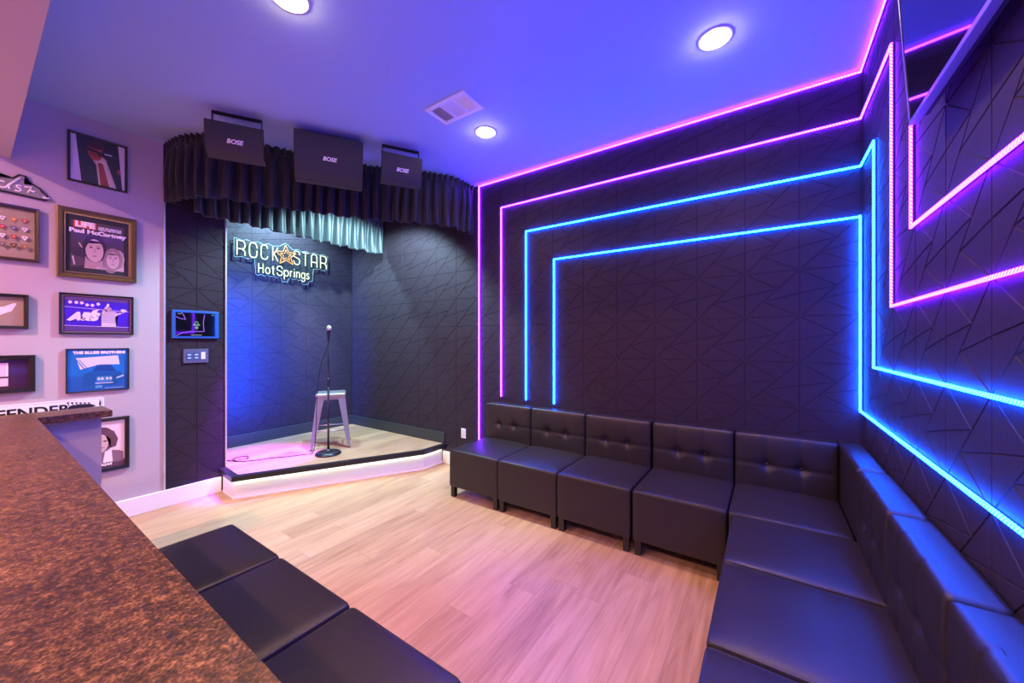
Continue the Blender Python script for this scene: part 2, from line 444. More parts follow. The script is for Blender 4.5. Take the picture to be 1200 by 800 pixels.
strip('outermost purple strip running up beside the stage and along the ceiling edge', [('bv', -2.746, .05, 3.283), ('bh', -2.746, RW-.01, 3.283), ('rh', YE, BW-.01, 3.283)], M['purple'], G)
strip('purple strip second from the stage, turning below the ceiling onto the right wall', [('bv', -2.431, .90, 2.975), ('bh', -2.431, RW-.01, 2.975), ('rh', 2.60, BW-.01, 2.975), ('rv', 2.60, 1.675, 2.975), ('rh', YE, 2.60, 1.675)], M['purple'], G)
strip('outer blue strip, third upright from the stage, bending across both walls', [('bv', -2.109, .89, 2.66), ('bh', -2.109, RW-.01, 2.66), ('rh', 2.975, BW-.01, 2.66), ('rv', 2.975, 1.35, 2.66), ('rh', YE, 2.975, 1.35)], M['blue'], G)
strip('inner blue strip framing the dark wall and descending in the room corner', [('bv', -1.776, .88, 2.325), ('bh', -1.776, RW-.012, 2.325), ('bc', RW-.019, 1.04, 2.325), ('rh', YE, BW-.012, 1.04)], M['blue'], G)
strip('innermost purple strip under the television on the right wall', [('rv', 2.29, 1.99, 2.95), ('rh', YE, 2.29, 1.99)], M['purple'], G)

# ------------------------------------------------------------------ sofa modules
def bodyfn(p, w, d, h):
    q = p.copy()
    if p.z > h/2-.035:                       # softly crowned seat with a stitched edge
        a = max(0, 1-(2*p.x/w)**4)*max(0, 1-(2*p.y/d)**4)
        q.z += .016*a
    e = min(abs(p.z-(h/2-.145)), 1)
    if e < .012 and abs(abs(p.y)-d/2) < .004: q.y *= .996
    return q
def backfn(p, w, d, h):
    q = p.copy()
    if p.y < -d/2+.03:                       # tufted front
        u, v = p.x/w, p.z/h
        pil = 0
        for lu in (-1/6, 1/6):
            pil += .0065*math.exp(-((u-lu)*w/.010)**2)
        pil += .0065*math.exp(-((v+.02)*h/.010)**2)
        for lu in (-1/6, 1/6):
            rr = math.hypot((u-lu)*w, (v+.02)*h); pil += .022*math.exp(-(rr/.030)**2) + .006*math.exp(-(rr/.075)**2)
        crown = .012*max(0, 1-(2*u)**4)*max(0, 1-(2*v)**4)
        q.y += pil-crown
    if p.z > h/2-.02: q.z += .005*max(0, 1-(2*p.x/w)**4)
    return q
SD, SH, BT = .69, .452, .125
def backmesh(w, hgt):
    return rbox(w, BT, hgt, .018, n=34, fn=backfn, nz=26)
def sofa(label, loc, rz, w=.582, group=None, back=True, corner=False):
    t = thing('sofa_module', label, 'sofa', loc, rz, group)
    b = rbox(w, SD, SH-.10, .016, n=16, fn=bodyfn)
    for v in b.verts: v.co.z += .10+(SH-.10)/2
    obj('seat', b, M['leather'], t)
    # piping round the top edge
    bm = BM(); a, d = w/2-.006, SD/2-.006; z = SH-.004; c = .018
    pts = []
    for sx, sy in ((1,1),(-1,1),(-1,-1),(1,-1)):
        cx, cy = sx*(a-c), sy*(d-c); a0 = math.atan2(sy, sx)-PI/4
        for k in range(5): pts.append((cx+c*math.cos(a0+k*PI/8), cy+c*math.sin(a0+k*PI/8), z))
    tube(bm, pts, .0036, 6, closed=True)
    obj('piping', bm, M['leather'], t)
    for sx in (-1, 1):
        for sy in (-1, 1):
            bm = BM(); x, y = sx*(w/2-.035), sy*(SD/2-.035); box(bm, x-.0225, x+.0225, y-.0225, y+.0225, 0, .104, bev=.003)
            obj('leg', bm, M['legblack'], t)
    if back:
        hb = .83-SH+.02
        bk = backmesh(w, hb)
        for v in bk.verts: v.co.y += SD/2-BT/2; v.co.z += SH-.02+hb/2
        bo = obj('backrest', bk, M['leather'], t)
        for lu in (-1/6, 1/6):
            bm = BM(); lathe(bm, [(0, .006), (.007, .005), (.0105, 0), (.010, -.004)], 14)
            bmesh.ops.rotate(bm, cent=(0,0,0), matrix=Matrix.Rotation(PI/2, 3, 'X'), verts=bm.verts)
            for v in bm.verts: v.co += Vector((lu*w, SD/2-BT+.017, SH-.02+hb/2-.02*hb))
            obj('button', bm, M['leather'], bo)
    return t
GB, GR, GF = 'leather sofa modules along the back wall', 'leather sofa modules along the right wall', 'leather sofa modules in front of the bar'
by = 2.655+SD/2
s0 = sofa('black leather sofa module at the stage end of the back row, under the purple strips', (-2.263, by, 0), 0, group=GB)
for x, lb in ((-1.680, 'second black leather sofa module from the stage, seat lit blue by the strips'),
              (-1.095, 'third black leather sofa module from the stage in the back row'),
              (-.500, 'fourth black leather sofa module from the stage, last before the corner seat')):
    dup(s0, (x, by, 0), 0, lb)
# corner module: a back on two sides
cm = sofa('black leather corner sofa seat where the back row meets the right row', (.09, by, 0), 0, w=.585, group=GB)
cz = SH-.02+(.83-SH+.02)/2
bk = rbox(.69, BT, .83-SH+.02, .018, n=24, nz=14, fn=lambda p, w, d, h: p + Vector((0, 0, .005*max(0, 1-(2*p.x/w)**4) if p.z > h/2-.02 else 0)))
bmesh.ops.rotate(bk, cent=(0,0,0), matrix=Matrix.Rotation(-PI/2, 3, 'Z'), verts=bk.verts)
for v in bk.verts: v.co += Vector((.42-BT/2, 0, cz))
obj('side_backrest', bk, M['leather'], cm)
rx = .51-SD/2
s1 = None
for y, lb in ((2.352, 'black leather sofa module in the right row, nearest the corner seat'),
              (1.757, 'black leather sofa module in the middle of the right row, facing the bar side'),
              (1.162, 'black leather sofa module in the right row, nearest the camera')):
    dup(s0, (rx, y, 0), -PI/2, lb)['group'] = GR
for x, lb in ((-2.262, 'black leather seat at the stage end of the row in front of the bar'),
              (-1.667, 'middle black leather seat of the row in front of the bar'),
              (-1.072, 'black leather seat in front of the bar, nearest the camera')):
    dup(s0, (x, .875-SD/2, 0), PI, lb)['group'] = GF

# ------------------------------------------------------------------ bar counter
bm = BM()
prism(bm, [(-3.67, -.42), (RW-.002, -.42), (RW-.002, .228), (-3.395, .228), (-3.395, .527), (-3.67, .527)], 1.03, 1.07)
bmesh.ops.bevel(bm, geom=bm.edges[:], offset=.004, segments=2, affect='EDGES')
tag(obj('counter_top', bm, M['granite']), 'brown speckled granite bar counter filling the left foreground', 'counter')
bm = BM(); box(bm, -3.60, RW-.01, -.36, .048, 0, 1.028, bev=.003)
cb_ = obj('bar_cabinet', bm, M['framebrown']); tag(cb_, 'dark brown bar cabinet under the granite counter', 'cabinet')

# ------------------------------------------------------------------ stage curtains
def curtain(name, label, path, z0, z1, lam, amp, mat, seed=1, closed=False):
    rnd = random.Random(seed)
    t = thing(name, label, 'curtain', (path[0][0], path[0][1], 0)); org = Vector((path[0][0], path[0][1], 0))
    # Catmull-Rom path
    P = [Vector((x, y, 0)) for x, y in path]; pts = []
    for i in range(len(P)-1):
        a, b, c, d = P[max(i-1, 0)], P[i], P[i+1], P[min(i+2, len(P)-1)]
        for k in range(40):
            u = k/40
            pts.append(.5*((2*b)+(c-a)*u+(2*a-5*b+4*c-d)*u*u+(3*b-a-3*c+d)*u**3))
    pts.append(P[-1])
    Ls = [0]
    for a, b in zip(pts, pts[1:]): Ls.append(Ls[-1]+(b-a).length)
    tot = Ls[-1]; ns = int(tot/.006); rows = [0, .03, .10, .14, .17, .22, .32, .46, .6, .75, .88, .97, 1]
    ph = [0]; g = 0
    for i in range(ns): 
        if i % 18 == 0: f = rnd.uniform(.78, 1.25)
        ph.append(ph[-1]+2*PI*(tot/ns)/lam*f)
    bm = BM(); grid = []; j = 0
    for i in range(ns+1):
        s = tot*i/ns
        while j < len(Ls)-2 and Ls[j+1] < s: j += 1
        u = (s-Ls[j])/max(1e-9, Ls[j+1]-Ls[j]); p = pts[j].lerp(pts[j+1], u); d = (pts[j+1]-pts[j]).normalized(); nrm = Vector((d.y, -d.x, 0))
        colv = []
        for r in rows:
            if r <= .14: A = amp*.55*abs(r-.12)/.12+.004; w = math.sin(ph[i]*1.7+.5)
            else:
                A = amp*(.25+.75*min(1, (r-.12)/.45)); w = math.sin(ph[i]+.35*math.sin(3*r+ph[i]*.13)); w = (1 if w > 0 else -1)*abs(w)**.7
            hem = .010*math.sin(ph[i]*.5+1) if r > .9 else 0
            q = p + nrm*(A*w) + d*(.006*math.sin(ph[i]*2+6*r)); q.z = z1-(z1-z0)*r + hem*(r)
            colv.append(bm.verts.new(q-org))
        grid.append(colv)
    for i in range(ns):
        for k in range(len(rows)-1):
            bm.faces.new((grid[i][k], grid[i+1][k], grid[i+1][k+1], grid[i][k+1])).smooth = True
    o = obj('pleated_cloth', bm, mat, t, smooth=True)
    md = o.modifiers.new('thickness', 'SOLIDIFY'); md.thickness = .003
    bm = BM(); rodz = z1-.12*(z1-z0)
    tube(bm, [Vector((p.x, p.y, rodz))-org for p in pts[::4]], .006, 8)
    obj('curtain_rod', bm, M['plastic'], t)
    return t
curtain('stage_valance', 'black gathered velvet valance curving round the front of the stage ceiling', [(-4.47, 1.03), (-4.22, 1.06), (-3.98, 1.17), (-3.84, 1.38), (-3.70, 1.68), (-3.39, 2.23), (-3.02, 2.68), (-2.83, 2.95), (-2.80, 3.30)], 2.735, 3.285, .105, .030, M['velvet'], 3)
curtain('stage_curtain', 'short pleated satin curtain lit teal behind the black valance, across the niche', [(-4.44, 1.22), (-4.43, 1.5), (-4.43, 2.2), (-4.43, 2.8), (-4.43, 3.31)], 2.70, 3.27, .115, .032, M['velvet2'], 5)

# ------------------------------------------------------------------ speakers
def speaker(name, label, c, w, h, dp, tilt, bracket, curve):
    ang = math.atan2(.86, .51)               # width direction
    t = thing(name, label, 'speaker', c, ang-PI)   # local -y faces the room
    t.rotation_euler = (0, 0, ang)
    R = Matrix.Rotation(tilt, 3, 'X')
    # cabinet (local: x width, front at -y)
    def profile(ins, y0, y1, gr):
        bm = BM(); n = 16; secs = []
        for i in range(n+1):
            v = -h/2+h*i/n
            bul = curve*(1-(2*v/h)**2) - 1.8*max(0, -v-h*.22)**2/h*1.0
            secs.append((v, bul))
        L_ = [[bm.verts.new((s*(w/2-ins), y0-b_, v*(1-ins*2/h))) for (v, b_) in secs] for s in (-1, 1)]
        Bk = [[bm.verts.new((s*(w/2-ins-gr), y1, v*(1-ins*2/h)*.94)) for (v, b_) in secs] for s in (-1, 1)]
        for i in range(n):
            bm.faces.new((L_[0][i], L_[1][i], L_[1][i+1], L_[0][i+1]))
            bm.faces.new((Bk[0][i], Bk[0][i+1], Bk[1][i+1], Bk[1][i]))
            bm.faces.new((L_[0][i], L_[0][i+1], Bk[0][i+1], Bk[0][i])); bm.faces.new((L_[1][i], Bk[1][i], Bk[1][i+1], L_[1][i+1]))
        bm.faces.new((L_[0][0], Bk[0][0], Bk[1][0], L_[1][0])); bm.faces.new((L_[0][n], L_[1][n], Bk[1][n], Bk[0][n]))
        bmesh.ops.bevel(bm, geom=[e for e in bm.edges if len(e.link_faces) == 2 and e.calc_face_angle(0) > .6], offset=.008, segments=3, affect='EDGES')
        bmesh.ops.rotate(bm, cent=(0,0,0), matrix=R, verts=bm.verts)
        return bm
    auto_smooth(obj('cabinet', profile(0, -dp/2+.02, dp/2, .02), M['plastic'], t))
    auto_smooth(obj('grille', profile(.004, -dp/2-.004, -dp/2+.03, 0), M['speaker'], t))
    bm = BM(); tx = text_bm('BOSE', .044, .0016, .25, ext=.0015)
    join(bm, tx, 0, Matrix.Translation((0, 0, 0)) @ Matrix.Rotation(PI/2, 4, 'X'))
    for v in bm.verts: v.co.y += -dp/2-.006-curve; v.co.z += .0
    bmesh.ops.rotate(bm, cent=(0,0,0), matrix=R, verts=bm.verts)
    obj('badge', bm, M['silver'], t)
    if bracket:
        zc = CEIL-c[2]
        bm = BM(); box(bm, -.165, .165, -.02, .02, zc-.012, zc-.002, bev=.002)
        box(bm, -.165, -.159, -.018, .018, -.02, zc-.004); box(bm, .159, .165, -.018, .018, -.02, zc-.004)
        obj('bracket', bm, M['plastic'], t)
    return t
G2 = 'black ceiling speakers before the stage'
speaker('wall_speaker', 'small black speaker on a yoke bracket, at the picture wall end of the stage', (-3.50, 1.235, 3.075), .38, .27, .16, .30, True, .02)['group'] = G2
speaker('wall_speaker', 'large black speaker in the middle of the three above the stage', (-3.18, 1.815, 3.07), .53, .40, .20, .22, False, .03)['group'] = G2
speaker('wall_speaker', 'small black speaker on a yoke bracket, at the sofa end of the stage', (-2.83, 2.30, 3.085), .36, .27, .16, .30, True, .02)['group'] = G2

# ------------------------------------------------------------------ neon sign
def Yp(c, z=300):  # sign horizontal measure -> y on the niche wall
    px = 268+c*.1033; a = (px-600)/439
    fx, fy, rx_, ry_ = -.5642, .8256, .8256, .5642
    dx, dy = fx+rx_*a, fy+ry_*a
    return dy/dx*(NW+.03)
def arc(cx, cy, rx, ry, a0, a1, n=10): return [(cx+rx*math.cos(math.radians(a0+(a1-a0)*i/n)), cy+ry*math.sin(math.radians(a0+(a1-a0)*i/n))) for i in range(n+1)]
def rr(x0, x1, y0, y1, r, a=0):   # rounded rectangle
    return arc(x1-r, y1-r, r, r, 0, 90, 5)+arc(x0+r, y1-r, r, r, 90, 180, 5)+arc(x0+r, y0+r, r, r, 180, 270, 5)+arc(x1-r, y0+r, r, r, 270, 360, 5)
G_ = {
 'R': [[(0,0),(0,1),(.65,1)]+arc(.65,.72,.35,.28,90,-90,8)[0:]+[(0,.44)], [(.62,.44),(.95,.32),(1,.2),(1,0)]],
 'O': [rr(0,1,0,1,.33)+[(1,.5)]],
 'C': [arc(.65,.72,.35,.28,10,90,5)+arc(.35,.72,.35,.28,90,180,5)+arc(.35,.28,.35,.28,180,270,5)+arc(.65,.28,.35,.28,270,350,5)],
 'K': [[(0,0),(0,1)], [(1,1),(.25,.5),(1,0)], [(0,.5),(.25,.5)]],
 'S': [arc(.62,.74,.38,.26,0,90,5)+arc(.38,.74,.38,.26,90,180,5)+[(.05,.58),(.95,.42)]+arc(.62,.26,.38,.26,0,-90,5)+arc(.38,.26,.38,.26,-90,-180,5)],
 'T': [[(0,1),(1,1)], [(.5,1),(.5,0)]],
 'A': [[(0,0),(0,.7)]+arc(.35,.7,.35,.3,180,90,5)+arc(.65,.7,.35,.3,90,0,5)+[(1,0)], [(0,.38),(1,.38)]],
 'H': [[(0,0),(0,1)], [(1,0),(1,1)], [(0,.5),(1,.5)]],
 'o': [arc(.5,.33,.5,.33,0,360,16)],
 't': [[(.45,.9),(.45,.15),(.6,0),(.95,0)], [(0,.66),(.95,.66)]],
 's': [arc(.5,.5,.45,.16,20,180,6)+[(.1,.40),(.9,.27)]+arc(.5,.17,.45,.17,0,-170,6)],
 'p': [[(0,-.35),(0,.66)], arc(.5,.33,.5,.33,180,-180,16)],
 'r': [[(0,0),(0,.66)], [(0,.4),(.3,.62),(.9,.66)]],
 'i': [[(.5,0),(.5,.66)], [(.5,.86),(.5,.93)]],
 'n': [[(0,0),(0,.66)], [(0,.4)]+arc(.5,.36,.5,.30,180,0,8)+[(1,0)]],
 'g': [arc(.5,.33,.5,.33,0,360,16), [(1,.66),(1,-.12)]+arc(.5,-.12,.5,.22,0,-160,7)],
}
sg = thing('neon_sign', 'glowing ROCK STAR Hot Springs neon sign on the niche wall', 'sign', (NW+.03, 2.39, 2.5))
so = Vector((NW+.03, 2.39, 2.5))
def place(bm, ch, y0, y1, z0, z1, r):
    for pl in G_[ch]:
        tube(bm, [Vector((.012, y0+(y1-y0)*u, z0+(z1-z0)*v))-Vector((0, so.y, so.z)) for u, v in pl], r, 8)
row = [('R',80,190),('O',222,325),('C',355,445),('K',487,562),('S',727,808),('T',825,905),('A',927,1003),('R',1030,1108)]
boxes = []
for ch, a, b_ in row:
    bm = BM(); y0, y1 = Yp(a)+.008, Yp(b_)-.008; place(bm, ch, y0, y1, 2.535, 2.712, .0062); boxes.append((y0, y1, 2.535, 2.712)); obj('neon_letter', bm, M['neonw'], sg)
w2 = 'HotSprings'; xs = [330,408,480,540,620,690,733,760,815,875]; xe = [392,468,520,608,678,722,747,805,865,912]
for ch, a, b_ in zip(w2, xs, xe):
    bm = BM(); y0, y1 = Yp(a)+.006, Yp(b_)-.006; place(bm, ch, y0, y1, 2.357, 2.475, .0055)
    boxes.append((y0, y1, 2.357-(.05 if ch in 'pg' else 0), 2.475 if ch in 'HtSi' else 2.44)); obj('neon_letter', bm, M['neonw'], sg)
bm = BM(); cy, cz_ = Yp(645), 2.628
for R1, R2, rr_ in ((.137, .058, .0052), (.074, .030, .0040)):
    pts = []
    for k in range(10):
        r_ = R1 if k % 2 == 0 else R2; a_ = PI/2+k*PI/5+.05
        pts.append(Vector((.016, cy-so.y+r_*math.cos(a_), cz_-so.z+r_*math.sin(a_))))
    q = []
    for k in range(10):
        a0, a1 = pts[k], pts[(k+1) % 10]; q += [a0.lerp(a1, .06), a0.lerp(a1, .5), a0.lerp(a1, .94)]
    tube(bm, q, rr_, 8, closed=True)
obj('neon_star', bm, M['neony'], sg)['label'] = 'amber nested star'
# contour-cut acrylic board : outline around the letters
def contour():
    m_ = .026; top, bot = [], []
    ys = [min(b_[0] for b_ in boxes)-m_ + i*(max(b_[1] for b_ in boxes)-min(b_[0] for b_ in boxes)+2*m_)/90 for i in range(91)]
    for y in ys:
        zt = 2.712+.026 - .016*(.5-.5*math.cos(2*PI*(y-1.83)/.118)); zb = 2.535-.026+.014*(.5-.5*math.cos(2*PI*(y-1.83)/.118))
        dstar = abs(y-cy)
        if dstar < .10: zt = max(zt, 2.628+.165-dstar*.75)
        if 2.035 < y < 2.745:
            zb = 2.357-.026 + .008*math.cos(2*PI*y/.07)
            if 2.34 < y < 2.42 or 2.60 < y < 2.69: zb -= .05
        top.append((y, zt)); bot.append((y, zb))
    return top+bot[::-1]
ct = contour()
bm = BM(); f0 = [bm.verts.new((-.004, y-so.y, z-so.z)) for y, z in ct]; f1 = [bm.verts.new((.001, y-so.y, z-so.z)) for y, z in ct]
n = len(ct)
bmesh.ops.triangulate(bm, faces=[bm.faces.new(f0), bm.faces.new(f1[::-1])])
for i in range(n): bm.faces.new((f0[i], f0[(i+1) % n], f1[(i+1) % n], f1[i]))
obj('acrylic_board', bm, M['acrylic'], sg)
bm = BM(); tube(bm, [Vector((0, y-so.y, z-so.z)) for y, z in ct], .0022, 6, closed=True)
obj('board_edge', bm, emit('acrylic_edge_glow', (.45, .85, .75), .35, base=(.2,.3,.28)), sg)  # faint emission stands in for light caught by the clear rim
for y in (1.90, 2.14, 2.62, 2.88):
    bm = BM(); tube(bm, [Vector((-.026, y-so.y, .12)), Vector((.004, y-so.y, .12))], .006, 10)
    obj('standoff', bm, M['chrome'], sg)

# ------------------------------------------------------------------ stool
def stool(label, c, rz):
    t = thing('metal_stool', label, 'stool', c, rz)
    Hs, a, b_ = .645, .150, .215
    bm = BM()
    sb = rbox(.325, .325, .04, .018, n=10, nz=3, fn=lambda p, w, d, h: p - Vector((0, 0, .008*max(0, 1-(2.3*p.x/w)**2)*max(0, 1-(2.3*p.y/d)**2) if p.z > 0 else 0)))
    for v in sb.verts: v.co.z += Hs-.02
    join(bm, sb)
    obj('seat', bm, M['steel'], t, smooth=True)
    for sx in (-1, 1):
        for sy in (-1, 1):
            bm = BM(); prev = None; ns = 8
            for i in range(ns+1):     # folded sheet leg, L section, broad at the top
                u = i/ns; z = Hs-.035-(Hs-.035)*u; off = a+(b_-a)*u; wd = .075-.047*u
                ring = []
                for (px, py) in ((0,0),(-wd,0),(-wd,-.006),(-.007,-.007),(-.006,-wd),(0,-wd)):
                    ring.append(bm.verts.new((sx*(off+px), sy*(off+py), z)))
                if prev:
                    for k in range(6): bm.faces.new((prev[k], prev[(k+1) % 6], ring[(k+1) % 6], ring[k]))
                else: bm.faces.new(ring)
                prev = ring
            bm.faces.new(prev)
            lg = auto_smooth(obj('leg', bm, M['steel'], t), 30)
            bm = BM(); box(bm, sx*(b_+.002), sx*(b_-.03), sy*(b_+.002), sy*(b_-.03), 0, .012, bev=.002)
            obj('rubber_foot', bm, M['plastic'], lg)
    for z, sh in ((.21, 0), (.34, 1)):
        off = a+(b_-a)*(1-z/(Hs-.035))-.012
        prs = ((Vector((-off, -off, z)), Vector((off, -off, z))), (Vector((-off, off, z)), Vector((off, off, z)))) if sh == 0 else ((Vector((-off, -off, z)), Vector((-off, off, z))), (Vector((off, -off, z)), Vector((off, off, z))))
        for p, q in prs:
            bm = BM(); tube(bm, [p, q], .007, 8); obj('footrest', bm, M['steel'], t)
    bm = BM(); k = a-.005
    for s in (-1, 1):
        box(bm, -k, k, s*k, s*(k-.004), Hs-.075, Hs-.036); box(bm, s*k, s*(k-.004), -k, k, Hs-.075, Hs-.036)
    obj('apron', bm, M['steel'], t)
    return t
stool('brushed metal cafe stool standing on the stage behind the microphone stand', (-4.40, 2.53, .24), math.radians(58))

# ------------------------------------------------------------------ mic stand + mic + cable
ms = thing('microphone_stand', 'straight black microphone stand with a round domed base on the stage', 'microphone stand', (-4.06, 2.30, .24))
bm = BM(); lathe(bm, [(0, 0), (.128, 0), (.134, .008), (.133, .016), (.120, .028), (.085, .038), (.04, .044), (.024, .050), (.018, .060), (0, .060)], 40); obj('round_base', bm, M['micblack'], ms)
bm = BM(); tube(bm, [(0,0,.05), (0,0,.80)], .0115, 16); obj('lower_pole', bm, M['micblack'], ms)
bm = BM(); lathe(bm, [(0,.76),(.0145,.76),(.017,.775),(.017,.83),(.0145,.845),(.011,.85),(0,.85)], 20); obj('clutch', bm, M['micblack'], ms)
bm = BM(); tube(bm, [(0,0,.84), (0,0,1.30)], .008, 12); obj('upper_pole', bm, M['micblack'], ms)
bm = BM(); tube(bm, [(0,0,1.29), (.0,0,1.315), (.012,-.004,1.335)], .012, 10); tube(bm, [(.006,-.002,1.325), (.020,-.008,1.375)], [.017, .0185], 12); obj('mic_clip', bm, M['plastic'], ms)
mc = thing('microphone', 'handheld vocal microphone with silver mesh head clipped on top of the stand', 'microphone', (-4.06, 2.30, .24))
ax0, ax1 = Vector((.000, .0, 1.255)), Vector((.024, -.010, 1.385))
dvec = (ax1-ax0).normalized()
bm = BM(); off_ = Vector((.016, -.006, 0))
tube(bm, [ax0+off_+dvec*s for s in (0, .01, .08, .125, .135)], [.010, .0115, .0135, .0175, .019], 16); obj('handle', bm, M['micblack'], mc)
bm = BM(); tp = ax0+off_+dvec*.135
tube(bm, [tp+dvec*s for s in (0, .006, .016, .028, .040, .048, .052)], [.021, .0245, .0262, .0255, .0205, .012, .003], 18); obj('mesh_head', bm, simple('silver_mesh', (.72,.70,.74), .35, metal=.6, bump=1, bscale=900), mc)
bm = BM(); pts = []
base = Vector((-4.06, 2.30, .24)); e0 = base+ax0+off_
ctrl = [e0, e0+Vector((-.02,.0,-.05)), e0+Vector((-.075,-.055,-.30)), e0+Vector((-.085,-.085,-.65)), e0+Vector((-.08,-.10,-.98)), Vector((-4.20, 2.20, .262)), Vector((-4.27, 2.10, .248)), Vector((-4.33, 1.98, .247)), Vector((-4.42, 1.86, .247)), Vector((-4.47, 1.74, .247)), Vector((-4.56, 1.63, .247)), Vector((-4.66, 1.60, .247)), Vector((-4.73, 1.66, .252)), Vector((-4.68, 1.74, .252)), Vector((-4.58, 1.70, .256)), Vector((-4.60, 1.60, .258)), Vector((-4.70, 1.57, .247)), Vector((-4.90, 1.56, .247))]
for i in range(len(ctrl)-1):
    a, b_, c, d = ctrl[max(i-1,0)], ctrl[i], ctrl[i+1], ctrl[min(i+2, len(ctrl)-1)]
    for k in range(8):
        u = k/8; pts.append(.5*((2*b_)+(c-a)*u+(2*a-5*b_+4*c-d)*u*u+(3*b_-a-3*c+d)*u**3))
pts.append(ctrl[-1]); tube(bm, pts, .0042, 8)
tag(obj('microphone_cable', bm, M['plastic']), 'thin black cable hanging from the microphone and looping across the stage floor', 'cable')

# ------------------------------------------------------------------ downlights, vent
def downlight(label, x, y, grp, cap=True):
    t = thing('recessed_downlight', label, 'ceiling light', (x, y, CEIL), 0, grp)
    bm = BM(); lathe(bm, [(.070, -.001), (.072, -.006), (.092, -.005), (.096, -.001), (.094, 0)], 36); obj('trim_ring', bm, M['white'], t)
    bm = BM(); lathe(bm, [(0, -.030), (.03, -.028), (.055, -.020), (.070, -.003)], 36); obj('lens', bm, M['lens'], t)
    return t
GD = 'round recessed ceiling downlights'
DL = [(-2.005, 2.531, 'round downlight between the ceiling vent and the back wall'), (-.26, 2.519, 'round downlight on the ceiling nearest the right wall strips'), (-2.072, .965, 'round downlight on the ceiling at the top edge of the view, toward the bar')]
for x, y, lb in DL: downlight(lb, x, y, GD)
v_ = thing('ceiling_vent', 'white rectangular three-section air register on the blue-lit ceiling', 'vent', (-2.0, 2.135, CEIL))
bm = BM()
box(bm, -.20, .20, -.12, -.085, -.010, 0, bev=.002); box(bm, -.20, .20, .085, .12, -.010, 0, bev=.002)
for x in (-.20, -.072, .052, .167): box(bm, x, x+(.033 if abs(x) > .15 else .020), -.09, .09, -.010, 0, bev=.002)
obj('frame', bm, M['white'], v_)
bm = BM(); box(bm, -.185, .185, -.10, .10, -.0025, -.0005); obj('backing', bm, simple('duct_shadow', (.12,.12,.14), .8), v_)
for x0, x1, tl, nm in ((-.167, -.072, .5, 'left'), (-.052, .052, 0, 'mid'), (.072, .167, -.5, 'right')):
    bm = BM()
    for k in range(13):
        y = -.08+k*.0133
        t2 = bmesh.new(); bmesh.ops.create_cube(t2, size=1)
        for q in t2.verts: q.co = Vector(((x0+x1)/2+q.co.x*(x1-x0), q.co.y*.010, q.co.z*.0014))
        join(bm, t2, 0, Matrix.Translation((0, y, -.0065)) @ Matrix.Rotation(tl, 4, 'X'))
    obj('louvre_section', bm, M['white'], v_)

# ------------------------------------------------------------------ television on the right wall
tv = thing('television', 'large flat television tilted forward high on the right wall', 'television', (.445, 1.465, 2.315))
Rt = Matrix.Rotation(-.062, 3, 'Y')
tw, th = 1.11, .635
def tvpart(nm, fn_, mat):
    bm = BM(); fn_(bm); bmesh.ops.rotate(bm, cent=(0,0,0), matrix=Rt, verts=bm.verts); return obj(nm, bm, mat, tv)
tvpart('screen', lambda bm: box(bm, -.0015, .012, -tw/2+.008, tw/2-.008, .016, th-.008), M['screen'])
def bez(bm):
    box(bm, -.004, .022, -tw/2, tw/2, 0, .016, bev=.0015); box(bm, -.004, .022, -tw/2, tw/2, th-.008, th, bev=.0015)
    box(bm, -.004, .022, -tw/2, -tw/2+.008, 0, th, bev=.0015); box(bm, -.004, .022, tw/2-.008, tw/2, 0, th, bev=.0015)
tvpart('bezel', bez, M['bezel'])
tvpart('rear_housing', lambda bm: box(bm, .012, .045, -tw/2+.02, tw/2-.02, .012, th-.02, bev=.006), M['plastic'])
bm = BM(); box(bm, .045, .0745, -.15, .15, .16, .40); obj('wall_mount', bm, M['plastic'], tv)

# ------------------------------------------------------------------ outlet, wall controls
o_ = thing('wall_outlet', 'small ivory power outlet low on the dark wall beside the sofa', 'outlet', (-2.992, BW-.001, .408))
bm = BM(); box(bm, -.036, .036, -.006, .001, -.058, .058, bev=.002); obj('cover_plate', bm, M['ivory'], o_)
for z in (-.022, .022):
    bm = BM(); box(bm, -.017, .017, -.009, -.005, z-.014, z+.014, bev=.003, mi=0)
    for x in (-.006, .006): box(bm, x-.0012, x+.0012, -.0095, -.0088, z-.003, z+.007, mi=1)
    obj('socket', bm, [M['ivory'], M['plastic']], o_)
# touchscreen
ts = thing('touchscreen_panel', 'wall tablet with blue case beside the stage showing a lock symbol', 'tablet', (LW-.004, 1.254, 1.662))
bm = BM(); box(bm, -.008, .016, -.178, .178, -.132, .132, bev=.004); obj('case', bm, M['bluebezel'], ts)
def flat(bm, pts, x, mi=0):
    f = bm.faces.new([bm.verts.new((x, y, z)) for y, z in pts]); f.material_index = mi
bm = BM(); box(bm, .0158, .0172, -.152, .148, -.112, .110); obj('screen', bm, M['screen'], ts)
bm = BM()
def ribbon(bm, pts, w, x, mi):
    for i in range(len(pts)-1):
        a, b_ = Vector(pts[i]), Vector(pts[i+1]); d = (b_-a).normalized(); nn = Vector((-d.y, d.x))*w/2
        flat(bm, [a-nn, b_-nn, b_+nn, a+nn], x, mi)
ribbon(bm, [(-.150, .068), (-.12, .052), (-.082, .045), (-.095, .085), (-.112, .108)], .006, .0176, 0)
ribbon(bm, [(-.150, -.108), (-.10, -.078), (-.04, -.066), (.058, -.067), (.052, .02), (.062, .098)], .006, .0176, 0)
def ellp(cx, cy, rx, ry, a0=0, a1=360, n=20): return arc(cx, cy, rx, ry, a0, a1, n)[:-1] if a1-a0 == 360 else arc(cx, cy, rx, ry, a0, a1, n)
flat(bm, [(-.030, -.010), (.030, -.010), (.022, .002), (-.022, .002)], .0177, 1)
flat(bm, ellp(0, -.030, .014, .014), .0177, 2)
